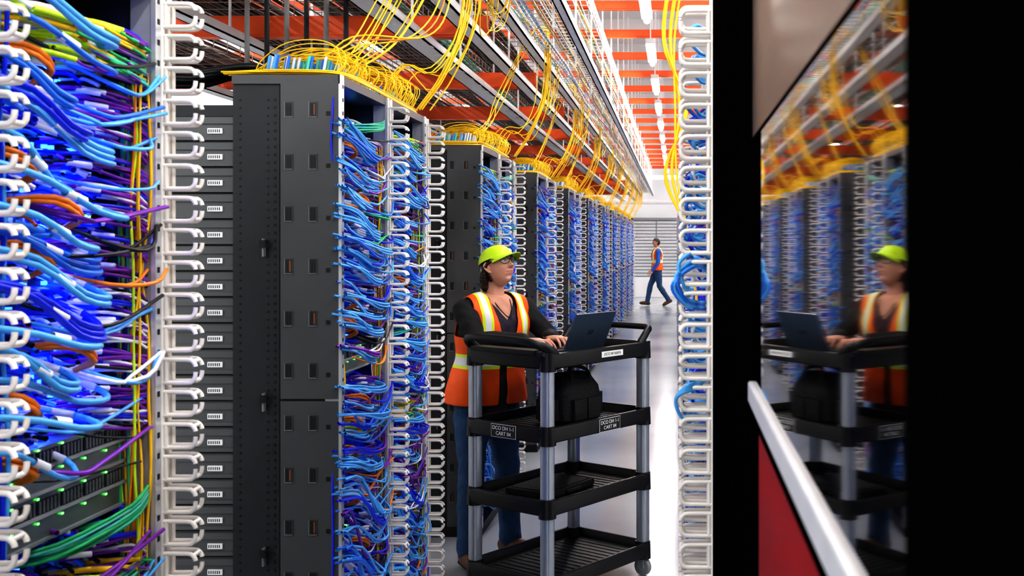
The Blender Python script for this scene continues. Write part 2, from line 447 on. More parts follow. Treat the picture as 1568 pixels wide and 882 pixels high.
def person(name,loc,rotz,J,torso,cols,hat,scale=1.0,headrot=(0,0,0),headscale=1.0):
    P=empty(name,loc,rotz,scale)
    nk=J['neck']; hem=J['hem']
    def torso_soup(b):
        b.loft(torso,k=.02)
        sr,sl=J['shR'],J['shL']; c=[(sr[i]+sl[i])/2 for i in range(3)]
        b.tube([sr,(c[0]+(sr[0]-c[0])*.5,c[1],c[2]+.018),(c[0],c[1]+.005,c[2]+.028),(c[0]+(sl[0]-c[0])*.5,c[1],c[2]+.018),sl],[.052,.058,.06,.058,.052],k=.02)
    b=SDF(); torso_soup(b)
    for s in ('R','L'):
        sh,el,wr=[Vector(J[k+s]) for k in ('sh','el','wr')]
        b.tube([sh,sh.lerp(el,.5),el,el.lerp(wr,.35),el.lerp(wr,.98)],[.058,.055,.050,.047,.036],k=.025)
    me=smesh('shirt',b,.0075,[shirtmat(name+'_shirt',cols[0],cols[1],nk)],2,wr=lambda V:.0032*np.sin(V[:,2]*70+V[:,0]*30)*np.sin(V[:,0]*60+V[:,1]*50))
    link('shirt',me,P)
    b=SDF(); torso_soup(b)
    def vw(V): return .017+.004*np.sin(V[:,2]*38+V[:,0]*22)*np.cos(V[:,0]*35+V[:,1]*28)
    me=smesh('vest',b,.006,[vestmat(J['band'])],3,wr=vw)
    bm=bmesh.new(); bm.from_mesh(me)
    for v in bm.verts:
        if v.co.z<hem+.25:
            k=1+.12*(hem+.25-v.co.z)/.25; v.co.x*=k; v.co.y*=k
    sx=abs(J['shL'][0]); dl=[]
    for f in bm.faces:
        c=f.calc_center_median()
        front=c.y<nk[1]*max(0,min(1,(c.z-.9)/.5))+.0
        if c.z<hem: dl.append(f); continue
        if abs(c.x)>sx-.012 and c.z>nk[2]-.19: dl.append(f); continue
        if (c.x**2+(c.y-nk[1])**2)<.070**2 and c.z>nk[2]-.03: dl.append(f); continue
        if front and abs(c.x)<.022+.20*max(0,c.z-(nk[2]-.28)): dl.append(f); continue
    bmesh.ops.delete(bm,geom=dl,context='FACES')
    bv=[v for v in bm.verts if v.is_boundary]
    for _ in range(6):
        new={}
        for v in bv:
            nb=[e.other_vert(v) for e in v.link_edges if e.is_boundary]
            if len(nb)==2: new[v]=v.co*.4+(nb[0].co+nb[1].co)*.3
        for v,c in new.items(): v.co=c
    bm.to_mesh(me); bm.free()
    o=link('safety_vest',me,P)
    s=o.modifiers.new('s','SOLIDIFY'); s.thickness=.005
    b=SDF()
    b.ell((0,J['pel'][1],J['pel'][2]),(.168,.125,.12),k=.03)
    for s in ('R','L'):
        hp,kn,an=[Vector(J[k+s]) for k in ('hp','kn','an')]
        b.tube([hp+Vector((0,0,.05)),hp.lerp(kn,.3),hp.lerp(kn,.75),kn,kn.lerp(an,.3),kn.lerp(an,.75),an],[.092,.093,.073,.068,.068,.058,.060],k=.02)
    me=smesh('jeans',b,.008,[m_jean],2,wr=lambda V:.0035*np.sin(V[:,2]*55+V[:,0]*40)*np.sin(V[:,1]*50+V[:,2]*12)); link('jeans',me,P)
    for s in ('R','L'):
        an=Vector(J['an'+s]); ft=J['ft'+s]; pitch=J.get('fp'+s,0)
        X=Matrix.Translation(an)@Matrix.Rotation(ft,4,'Z')@Matrix.Rotation(pitch,4,'X')@Matrix.Translation((0,0,-.09))
        b=SDF()
        b.tube([(0,.005,.15),(0,.01,.09),(0,.02,.06)],[.047,.046,.042],X=X)
        b.tube([(0,.045,.044),(0,0,.047),(0,-.07,.045),(0,-.13,.038),(0,-.165,.034)],[.038,.044,.046,.042,.031],X=X)
        b.tube([(0,.05,.014),(0,-.05,.014),(0,-.16,.014)],[.014,.014,.013],X=X@Matrix.Diagonal((2.9,1,1,1)),k=.006)
        Xi=np.array(X.inverted())
        me=smesh('boot',b,.005,[m_boot,m_sole],2,midx=lambda C:((C@Xi[2,:3]+Xi[2,3])<.022).astype(int)); link('boot_'+s,me,P)
    b=MB(); hd=Vector(J['head']); n0=Vector(nk)
    b.tube([n0+Vector((0,.01,-.05)),n0+Vector((0,0,.0)),n0.lerp(hd,.5)+Vector((0,.016,0)),hd+Vector((0,.024,-.02))],[.062,.050,.046,.048],n=20)
    b.obj('neck',[m_skin],P,smooth=True)
    head_obj(P,J['head'],headrot,hat,headscale)
    for s,sd in (('R',1),('L',-1)):
        b=SDF(); wr=Vector(J['wr'+s]); d=Vector(J['hd'+s])
        hand_sdf(b,wr+d.normalized()*.012,d,J['hu'+s],sd)
        link('hand_'+s,smesh('hand',b,.0028,[m_skin],2),P)
    return P
WO=Vector((-1.0,5.68,0)); wa=math.atan2(.65,.76)
Rw=Matrix.Rotation(-wa,3,'Z')
def wl(x,y,z):
    v=Rw@(Vector((x,y,z))-WO); return tuple(v)
hx=Vector((.157,.25,0)).normalized(); toW=Vector((-hx.y,hx.x,0)); lay=Vector((-.537,5.12,1.178))
kR=lay+hx*.09+toW*.135; kL=lay+hx*.20+toW*.135
kR.z=kL.z=1.196
def lv(v): return tuple(Rw@Vector(v))
dR=Vector((.93,-.25,-.06)).normalized(); dL=Vector((.60,-.78,-.06)).normalized()
wR=kR-dR*.15; wL=kL-dL*.15; wR.z=wL.z=1.214
torsoW=[(0,.0,.80,.15,.115),(0,.0,.88,.178,.135),(0,-.005,.96,.178,.140),(0,-.022,1.05,.160,.130),(0,-.038,1.13,.160,.134),(0,-.058,1.21,.172,.152),(0,-.070,1.28,.170,.144),(0,-.080,1.34,.155,.112),(0,-.088,1.385,.115,.082),(0,-.093,1.42,.062,.058)]
J=dict(shR=(-.176,-.085,1.345),shL=(.176,-.085,1.345),elR=wl(-.985,5.365,1.205),elL=wl(-.665,5.70,1.19),
 wrR=wl(*wR),wrL=wl(*wL),hdR=lv(dR),hdL=lv(dL),huR=lv((0,0,1)),huL=lv((0,0,1)),
 neck=(0,-.090,1.40),head=(0,-.122,1.565),hem=.86,band=1.085,pel=(0,0,.90),
 hpR=(-.085,0,.86),knR=(-.10,-.02,.49),anR=(-.11,.0,.10),ftR=-.2,
 hpL=(.085,0,.86),knL=(.14,.02,.49),anL=(.185,.06,.10),ftL=.25)
woman=person('technician_woman',WO,wa,J,torsoW,((.010,.010,.012),(.035,.028,.045)),True,1.0,(math.radians(-20),0,math.radians(14)),.96)
b=MB(); b.tube([(-.052,-.085,1.43),(-.050,-.150,1.40),(-.030,-.205,1.345),(0,-.222,1.315),(.030,-.205,1.345),(.050,-.150,1.40),(.052,-.085,1.43)],.0028,n=6); b.obj('lanyard',[m_gl],woman,smooth=True)
torsoM=[(0,0,.80,.145,.11),(0,0,.88,.160,.115),(0,0,.96,.155,.115),(0,0,1.05,.15,.11),(0,0,1.15,.162,.118),(0,0,1.25,.175,.125),(0,0,1.33,.165,.11),(0,0,1.385,.12,.08),(0,0,1.42,.062,.058)]
J=dict(shR=(-.185,0,1.345),shL=(.185,0,1.345),elR=(-.22,.10,1.08),elL=(.22,-.02,1.07),wrR=(-.21,.08,.83),wrL=(.20,-.16,.88),
 hdR=(0,-.1,-1),hdL=(0,-.6,-.8),huR=(-1,0,0),huL=(1,0,0),neck=(0,0,1.40),head=(0,-.02,1.555),hem=.88,band=1.10,pel=(0,0,.90),
 hpR=(-.085,0,.86),knR=(-.09,-.15,.51),anR=(-.09,-.23,.105),ftR=0,fpR=-.12,
 hpL=(.085,0,.86),knL=(.09,.05,.48),anL=(.09,.27,.15),ftL=0,fpL=.45)
man=person('walking_man',Vector((-.50,28.6,0)),math.radians(-78),J,torsoM,((.03,.13,.50),(.03,.13,.50)),False,1.07,(math.radians(6),0,math.radians(-5)))
# ------------------------------------------------------------------ room shell
m_floor=mat('polished_concrete',(.40,.42,.45),.16,0,var=.16,scale=1.6,bump=.02)
m_wall=mat('wall_white_paint',(.84,.85,.86),.6,var=.03,scale=2)
m_ceil=mat('ceiling_white',(.74,.75,.76),.7,var=.08,scale=1)
m_beam=mat('beam_orange_paint',(.85,.125,.03),.45,var=.08,scale=3)
m_rail=mat('strut_galvanised',(.88,.88,.88),.4,0,var=.08,scale=8)
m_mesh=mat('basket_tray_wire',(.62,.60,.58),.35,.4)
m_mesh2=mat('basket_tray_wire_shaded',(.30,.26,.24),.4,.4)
m_light=mat('strip_light_tube',(1,1,1),.5,emit=80,ecol=(1,.98,.96),lamp=True)
XL,XR,YB,YF,ZC=-6.5,4.5,-2.5,33.0,5.0
b=MB(); b.box(XL,XR,YB,YF,-.1,0); b.obj('floor',[m_floor])
b=MB(); b.box(XL,XR,YB,YF,ZC,ZC+.1)
b.obj('ceiling',[m_ceil])
b=MB(); b.box(XL-.1,XL,YB,YF,0,ZC); b.obj('wall_left',[m_wall])
b=MB(); b.box(XR,XR+.1,YB,YF,0,ZC); b.obj('wall_right',[m_wall])
b=MB(); b.box(XL,XR,YF,YF+.1,0,ZC)
b.obj('wall_far',[m_wall])
m_louv=mat('louver_grey',(.62,.64,.66),.4,.1); m_frame=mat('door_frame_grey',(.30,.31,.33),.4,.3)
YD=YF-.004
b=MB()
for i in range(17):
    z=.65+i*.1; b.box(-1.32,.12,YD-.06,YD-.02,z,z+.075,0)
b.box(-1.32,.12,YD-.02,YD,.6,2.35,1)
for x in (-1.4,.12): b.box(x,x+.08,YD-.09,YD,.005,2.43,1)
b.box(-1.4,.2,YD-.09,YD,2.35,2.43,1); b.box(-1.32,.12,YD-.07,YD,.005,.62,2)
b.box(-.62,-.58,YD-.07,YD,.6,2.35,1)
b.obj('door_1',[m_louv,m_frame,m_wall])
b=MB()
for x0,x1 in ((XL+.01,-1.42),(.22,XR-.01)): b.box(x0,x1,YD-.03,YD,.002,.12)
b.obj('baseboard_far',[m_frame])
b=MB()
for i,(y,z) in enumerate([(29.6,3.45),(30.3,3.9),(31.2,2.85)]):
    b.cyl((XL+.05,y,z),(XR-.05,y,z),.07,12,0)
    for x in (-5,-2,1,4): b.box(x-.01,x+.01,y-.01,y+.01,z,ZC,0)
b.obj('overhead_pipe_run',[m_rail],smooth=False)
b=MB()
for i in range(18):
    y=-2+i*2.0; b.box(XL,XR,y,y+.08,ZC-.25,ZC)
b.obj('ceiling_joists',[m_ceil])
def ibeam(b,x0,x1,y,z,h=.11,w=.07,m=0):
    b.box(x0,x1,y-w/2,y+w/2,z,z+.012,m); b.box(x0,x1,y-w/2,y+w/2,z+h-.012,z+h,m); b.box(x0,x1,y-.008-w/2,y+.008-w/2,z+.012,z+h-.012,m)
b=MB()
y=4.4
while y<31:
    ibeam(b,-5.5,3.9,y,3.76,.08,.05); y+=1.3
b.obj('upper_orange_beams',[m_beam])
b=MB()
for i in range(12):
    ibeam(b,-5.2,-1.06,4.1+i*2.05,2.86,.12,.08)
b.obj('lower_orange_beams',[m_beam])
OH=empty('overhead_cable_tray_system',(-1.2,16,2.8))
def ohobj(o): o.parent=OH; o.location=(1.2,-16,-2.8); return o
b=MB()
def rail(x,z,w=.07,h=.05,y0=2.6,y1=29.4):
    b.box(x-w/2,x+w/2,y0,y1,z,z+.008); b.box(x-w/2,x-w/2+.008,y0,y1,z,z+h); b.box(x+w/2-.008,x+w/2,y0,y1,z,z+h)
rail(-1.42,2.79,.12); rail(-1.10,2.81,.08); rail(-.93,2.93,.06); rail(-.62,2.95,.05)
rail(-2.4,2.79,.08); rail(-3.4,2.79,.08); rail(-.72,3.70,.04); rail(.55,3.67,.05); rail(-.86,3.30,.04)
for k in range(21):
    y=3.2+k*1.3
    for x in (-1.42,-1.10,-.66,-2.4):
        b.box(x-.006,x+.006,y-.006,y+.006,2.85,ZC-.2)
for k in range(90):
    y=2.7+k*.3
    b.box(-1.42,-1.36,y,y+.06,2.788,2.79)
ohobj(b.obj('strut_rails',[m_rail]))
b=MB()
def tray(x0,x1,z,h=.1,y0=2.6,y1=29,dx=.05,dy=.1,t=.0045,m=0):
    n=int(round((x1-x0)/dx))
    for i in range(n+1):
        x=x0+(x1-x0)*i/n; b.box(x-t/2,x+t/2,y0,y1,z,z+t,m)
    for x in (x0,x1):
        for k in (1,2): b.box(x-t/2,x+t/2,y0,y1,z+h*k/2,z+h*k/2+t,m)
    y=y0
    while y<y1:
        b.box(x0,x1,y,y+t,z-t,z,m)
        b.box(x0-t,x0,y,y+t,z,z+h,m); b.box(x1,x1+t,y,y+t,z,z+h,m)
        y+=dy
tray(-1.04,-.68,3.02,dy=.11); tray(-.95,-.62,3.36,dy=.16)
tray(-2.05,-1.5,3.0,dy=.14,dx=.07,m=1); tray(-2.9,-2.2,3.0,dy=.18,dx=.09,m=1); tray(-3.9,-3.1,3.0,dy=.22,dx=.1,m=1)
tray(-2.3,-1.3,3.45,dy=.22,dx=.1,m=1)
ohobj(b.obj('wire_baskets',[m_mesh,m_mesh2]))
rnd=random.Random(3)
spl=[]
def traycab(x0,x1,z,n,cols,r=(.005,.009)):
    for i in range(n):
        x=rnd.uniform(x0,x1); zz=z+.01+rnd.random()*.05; c=rnd.choice(cols); rr_=rnd.uniform(*r)
        pts=[]; y=2.6+rnd.random()*.4
        for q in range(24):
            x=min(x1,max(x0,x+rnd.uniform(-.04,.04))); pts.append((x,y,zz+rnd.uniform(0,.015))); y+=1.1
        spl.append((pts,rr_,CI[c]))
traycab(-1.02,-.70,3.03,18,['yellow','aqua','white','grey','orange','lblue'])
traycab(-.93,-.64,3.37,10,['yellow','grey','aqua'])
traycab(-2.03,-1.52,3.01,46,['brown','grey','black','brown','grey','aqua','brown'],(.006,.012))
traycab(-2.88,-2.22,3.01,46,['brown','grey','black','brown'],(.008,.014))
traycab(-3.88,-3.12,3.01,40,['brown','grey','black'],(.01,.016))
traycab(-2.28,-1.32,3.46,40,['brown','grey','brown'],(.008,.016))
ohobj(link('tray_cables',curve_data('tray_cables',spl,k=3,sides=5)))
for n in range(-4,10):
    y=8.75+n*2.25
    e=empty('added_strip_light',(-.25,y,3.60))
    b=MB(); b.box(-.045,.045,-.55,.55,.02,.07,0); b.tube([(0,-.52,0),(0,.52,0)],.028,n=10,m=1,k=1)
    b.box(-.006,.006,-.4,-.39,.07,1.38,0); b.box(-.006,.006,.39,.4,.07,1.38,0)
    b.obj('fixture',[m_wall,m_light],e)
for x in (-4.2,2.6):  # extra strip lights over other aisles, added to brighten rack sides and far end
    for n in range(0,9):
        e=empty('added_strip_light',(x,-1.5+n*4,4.4))
        b=MB(); b.box(-.06,.06,-1.0,1.0,.02,.07,0); b.box(-.05,.05,-.98,.98,-.01,.02,1); b.box(-.006,.006,-.5,-.49,.07,.59,0)
        b.obj('fixture',[m_wall,m_light],e)
# ------------------------------------------------------------------ rack data
W=.6; H=2.256
def frame_mesh():
    b=MB()
    b.box(-.36,0,0,W,H-.03,H,0); b.box(-.95,-.36,.02,W,2.12,2.157,1)
    b.box(-.198,-.004,0,.014,.06,1.168,0); b.box(-.198,-.004,0,.014,1.176,H-.03,0)
    b.box(-.2,-.0,.006,.02,.05,H-.02,2)
    b.box(-.36,-.204,.010,.024,.05,H-.03,1)
    for i in range(12):
        z=2.14-i*.174
        for x in (-.17,-.089):
            b.box(x-.014,x-.012,-.003,0,z-.026,z+.026,9); b.box(x+.012,x+.014,-.003,0,z-.026,z+.026,0)
            b.box(x-.012,x+.012,-.002,0,z+.024,z+.026,0); b.box(x-.012,x+.012,-.003,0,z-.026,z-.024,9)
            b.box(x-.011,x+.011,-.001,0,z-.022,z+.022,1)
            b.box(x-.006,x-.001,-.0015,-.001,z-.018,z+.018,2)
            b.box(x+.002,x+.007,-.0015,-.001,z-.018,z+.018,6 if (i*7+int(x*100))%4==0 else 2)
        b.box(-.045,-.032,-.002,0,z-.02,z-.006,2)
    for i in range(80):
        z=.1+i*.0262
        b.box(-.339,-.333,.008,.010,z,z+.006,2)
        b.box(-.246,-.240,.008,.010,z,z+.006,2); b.box(-.223,-.217,.008,.010,z,z+.009,2)
    for z in (1.68,1.165,.65):
        b.box(-.256,-.250,-.010,.010,z-.03,z+.03,9); b.box(-.262,-.243,-.016,-.010,z+.0,z+.025,2)
    i=0; z=2.12
    while z>.1:
        z0=z-.080
        b.box(-.93,-.362,.026,.3,z0,z,4); b.box(-.93,-.362,.018,.026,z0+.055,z-.004,4); b.box(-.93,-.362,.018,.026,z0,z0+.012,4)
        b.box(-.45,-.40,.020,.0262,z0+.022,z0+.04,5)
        for q in range(6): b.box(-.446+q*.007,-.443+q*.007,.0195,.020,z0+.026,z0+.036,2)
        z-=.087; i+=1
    b.box(-.95,-.362,.03,.31,.05,2.12,2)
    b.box(-.95,-.004,W-.014,W,.05,2.12,1); b.box(-.36,-.004,W-.014,W,2.12,H-.03,1)
    b.box(-.95,0,0,W,0,.06,2)
    b.box(-.95,-.2,.31,W-.014,.06,2.12,2); b.box(-.36,-.2,.024,W-.014,.06,H-.03,2)
    for y0 in (.0,W-.028):
        b.box(-.004,.006,y0,y0+.028,.05,H,3)
        b.box(-.05,-.004,y0+.004,y0+.024,.05,H-.03,8)
    for i in range(48):
        z=.12+i*.0445
        b.box(.006,.0068,W-.020,W-.010,z,z+.012,2); b.box(.006,.0068,.010,.020,z,z+.012,2)
    return b.mesh('rack_frame',[m_side,m_side2,m_dark,m_silver,m_blank,m_label,m_otie,m_post,m_post,m_rim])
FRAME=frame_mesh()
def panel_mesh(seed,chassis=()):
    r=random.Random(seed); b=MB()
    n=int(2.1/.0445)
    for i in range(n):
        z=.08+i*.0445
        b.box(-.2,-.12,.035,W-.035,z,z+.042,0)
        inch=any(a<z<c for a,c in chassis)
        if inch:
            b.box(-.2,-.045,.035,W-.035,z-.003,z+.0415,3)
            b.box(-.045,-.040,.06,W-.06,z,z+.006,4)
            for k in range(6):
                y=.07+k*.078
                if i%2: 
                    b.box(-.045,-.043,y,y+.068,z+.008,z+.034,0)
                    for q in range(5): b.box(-.043,-.041,y+.006+q*.012,y+.011+q*.012,z+.01,z+.032,3)
                b.box(-.043,-.0415,y,y+.005,z+.036,z+.039,2)
        else:
            for k in range(22):
                y=.05+k*.0225
                if r.random()<.75: b.box(-.12,-.112,y,y+.014,z+.006,z+.018,4)
                if r.random()<.35: b.box(-.12,-.1105,y+.003,y+.010,z+.022,z+.030,1)
                elif r.random()<.08: b.box(-.12,-.1105,y+.003,y+.008,z+.024,z+.030,2)
    return b.mesh('patch_panels',[m_dark,m_led_b,m_led_g,m_chassis,m_post])
def rack_cables(seed,chassis=(),special={},dens=1.0,fat=1.0,loops=2,sides=6,zlo=.15,zhi=2.17,near=False,far=False):
    r=random.Random(seed); U=r.uniform; S=[]
    z=zlo
    def ins(zz,R): return any(a-.01<zz<c+.01 for a,c in R)
    while z<zhi:
        kind='std'
        for k,R in special.items():
            if ins(z,R): kind=k
        if ins(z,chassis) and kind=='std':
            z+=.05
            if r.random()<.3:
                yy=U(.1,.4); S.append(([(-.04,yy,z),(.0,yy+.05,z-.02),(.0,W-.08,z-.05)],.0025,CI['black']))
            continue
        for k in range(int(24*dens)):
            y=U(.05,W-.07); zz=z+U(-.025,.025); L=U(.03,.09)
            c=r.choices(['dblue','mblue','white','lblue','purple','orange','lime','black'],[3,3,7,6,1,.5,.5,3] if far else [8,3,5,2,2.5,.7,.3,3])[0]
            if kind=='lime': c=r.choice(['lime','lime','white','yellow'])
            S.append(([(-.118,y,zz),(-.118+L*.6,y+U(-.01,.01),zz),(-.118+L,y+U(-.02,.02),zz-U(0,.02))],U(.003,.005)*fat,CI[c]))
        if kind in('std','droop','lime'):
            for k in range(int(loops*dens+U(.2,.8))):
                if kind=='lime' and k>0: break
                y1=U(.20,.40) if near else U(.16,.48); d=U(.02,.06); zz=z+U(-.02,.02); xo=U(.01,.06)
                if kind=='droop': d=U(.05,.2)
                if near: d=U(.03,.10)
                if near and k>0: break
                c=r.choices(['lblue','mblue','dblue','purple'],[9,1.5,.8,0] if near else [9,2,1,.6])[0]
                nb=r.choice([1,2,3]) if near else r.choice([1,2,3,3])
                fz=1.3 if near else 1
                for q in range(nb):
                    o1=U(-.007,.007); o2=U(-.007,.007); o3=(q-nb/2)*.009*fz
                    S.append(([(U(-.02,.03),-.03+U(0,.02),zz+.02+o1),(xo*.8,y1*.3,zz+o1+o3*.5),(xo+o2*.5,y1*.7,zz-d*.8+o3),(xo*.9+o2,y1+o1,zz-d+o3),(xo*.2-.03,y1+.035+o2,zz-d*.7+o3),(-.1,y1+o3,zz-d*.2)],U(.0034,.0045)*fat*fz,CI[c]))
                    S.append(([(xo*.2-.03,y1+.035+o2,zz-d*.7+o3),(-.078,y1+.02+o3*.5,zz-d*.35+o3*.5)],.0060*fat,CI['white']))
                if near:
                    S.append(([(xo*.85,y1*.45+o2,zz-d*.35),(xo*.92,y1*.6+o2,zz-d*.6)],.0072*fat,CI['white']))
            for k in range(int(1.6*dens+U(0,1))):
                if near and k>0: break
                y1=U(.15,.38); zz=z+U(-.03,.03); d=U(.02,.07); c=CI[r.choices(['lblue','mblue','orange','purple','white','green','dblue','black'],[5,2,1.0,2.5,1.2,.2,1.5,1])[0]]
                for q in range(r.choice([1,2])):
                    S.append(([(-.1,y1,zz),(-.01+U(0,.05),y1+.06,zz-d),(U(0,.05),y1+.15,zz-d),(U(-.02,.03),W-.02,zz-d*.2)],U(.0028,.004)*fat,c))
            for k in range(int(6*dens)):
                y1=U(.30,.43); zz=z+U(-.02,.02)
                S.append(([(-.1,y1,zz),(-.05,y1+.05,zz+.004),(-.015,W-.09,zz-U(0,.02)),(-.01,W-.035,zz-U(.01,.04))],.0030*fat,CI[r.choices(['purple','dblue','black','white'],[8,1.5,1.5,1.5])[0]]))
                if k%2: S.append(([(-.06,y1+.04,zz+.003),(-.03,y1+.075,zz-.002)],.0050*fat,CI['white']))
            if r.random()<.5:
                y1=U(.05,.25); zz=z+U(-.02,.02)
                for q in range(2): S.append(([(-.1,y1,zz),(-.01,y1+.03,zz+q*.01),(.01,y1+.08,zz-.03+q*.01),(-.04,y1+.1,zz-.05)],.0045*fat,CI['orange']))
        if kind=='green':
            for k in range(int(12*dens)):
                y1=U(.2,.4); zz=z+U(-.02,.02)
                S.append(([(-.1,y1,zz-.02),(-.02,y1+.04,zz-.01),(.01,W-.14,zz+.01),(-.0,W-.05,zz+.03)],.003*fat,CI[r.choice(['green','aqua','green'])]))
        if kind=='lime':
            for k in range(int(16*dens)):
                y1=U(.18,.45); zz=z+U(-.02,.02); c=r.choice(['lime','lime','yellow','white'])
                S.append(([(-.1,y1,zz),(-.04,y1+.03,zz),(-.0,y1+.07,zz-.01)],.0052*fat,CI[c]))
                S.append(([(-.0,y1+.07,zz-.01),(.01,y1+.1,zz-.02),(-.01,W-.04,zz-.02)],.0025*fat,CI[r.choice(['purple','aqua','yellow','green'])]))
        z+=.052
    for k in range(int(16*dens)):
        y=U(W-.10,W-.03); x=U(-.05,-.005); pts=[]; zz=.1
        while zz<2.2: pts.append((x+U(-.008,.008),y+U(-.008,.008),zz)); zz+=.14
        S.append((pts,U(.0018,.003)*fat,CI[r.choices(['yellow','green','lime','orange','purple','white'],[6,1.5,1.5,1.5,1.5,1.5])[0]]))
    for k in range(int(8*dens)):
        y=U(.005,.07); x=U(-.06,-.0); pts=[]; zz=.1
        while zz<2.2: pts.append((x+U(-.01,.01),y+U(-.01,.01),zz)); zz+=.16
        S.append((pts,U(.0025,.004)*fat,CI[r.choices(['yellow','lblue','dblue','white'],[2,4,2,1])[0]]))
    return curve_data('patch_cables',S,k=3,sides=sides)
def finger_curve():
    S=[]; p=.0702; n=31
    for i in range(n):
        z=.06+i*p
        for y,mi in ((0,0),(.032,0)):
            S.append(([(.0,y,z),(.058,y,z),(.070,y,z+.003),(.076,y,z+.011),(.0775,y,z+.023)],.0050,mi))
            S.append(([(.0,y,z+.050),(.058,y,z+.050),(.070,y,z+.047),(.076,y,z+.040),(.0775,y,z+.035)],.0050,mi))
            S.append(([(.014,y,z),(.014,y,z+.05)],.0050,mi))
        S.append(([(.072,0,z+.004),(.072,.032,z+.004)],.0048,0)); S.append(([(.072,0,z+.046),(.072,.032,z+.046)],.0048,0))
    S.append(([(.004,0,.04),(.004,0,2.25)],.0065,0)); S.append(([(.004,.032,.04),(.004,.032,2.25)],.0065,0))
    return curve_data('cable_fingers',S,mats=[m_finger],k=2,sides=8)
FING=finger_curve()
chA=((1.14,1.31),)
PA=panel_mesh(1,chA); CA=rack_cables(11,chA,{'lime':((2.07,2.15),(1.0,1.07)),'green':((1.10,1.13),)},dens=1.2,fat=1.15,loops=2,sides=8,near=True)
chB=((1.22,1.31),)
PB=panel_mesh(2,chB)
CB1=rack_cables(21,chB,{'green':((1.15,1.17),(2.10,2.16)),'lime':((1.0,1.06),),'droop':((.2,.9),)})
CB2=rack_cables(22,((.0,.0),),{'green':((1.33,1.35),),'lime':((.98,1.03),(2.12,2.2)),'droop':((.2,.85),)})
PC=panel_mesh(3); CC=rack_cables(31,(),{'lime':((1.2,1.25),)},dens=.6,fat=1.25,loops=3,sides=5,far=True)
CC2=rack_cables(32,(),{'green':((1.2,1.22),)},dens=.6,fat=1.25,loops=3,sides=5,far=True)
def rack(y,x=-1.12,face=1,panel=PC,cables=CC,f0=False,f1=False):
    if face==1: e=empty('network_rack',(x,y,0),0)
    else: e=empty('network_rack',(x,y+W,0),PI)
    link('rack_frame',FRAME,e); link('patch_panels',panel,e); link('patch_cables',cables,e)
    if f0: link('cable_fingers_near',FING,e,(0,-.036,0))
    if f1: link('cable_fingers_far',FING,e,(0,W+.004,0))
    return e
RA=rack(1.735,panel=PA,cables=CA,f0=True,f1=True)
ll=bpy.data.lights.new('panel_led_glow','POINT'); ll.energy=.30; ll.color=(.03,.10,1); ll.shadow_soft_size=.01
for i in range(12):
    link('panel_led_glow',ll,RA,(-.085,.30+.08*(i%2),1.36+i*.065))
rack(1.09)
rack(3.59,panel=PB,cables=CB1); rack(4.205,panel=PC,cables=CB2,f0=True,f1=True)
starts=[6.2,8.70,11.25,13.8,16.35,18.9,21.45,24.0,26.2]
for i,y in enumerate(starts):
    rack(y,panel=PC,cables=CC if i else CB2); rack(y+.615,panel=PC,cables=CC2 if i else CB1,f0=True,f1=True)
for i in range(9):
    y=2.9+i*2.7
    rack(y,x=.10,face=-1,cables=CC,f0=True); rack(y+.64,x=.10,face=-1,cables=CC2,f1=True)
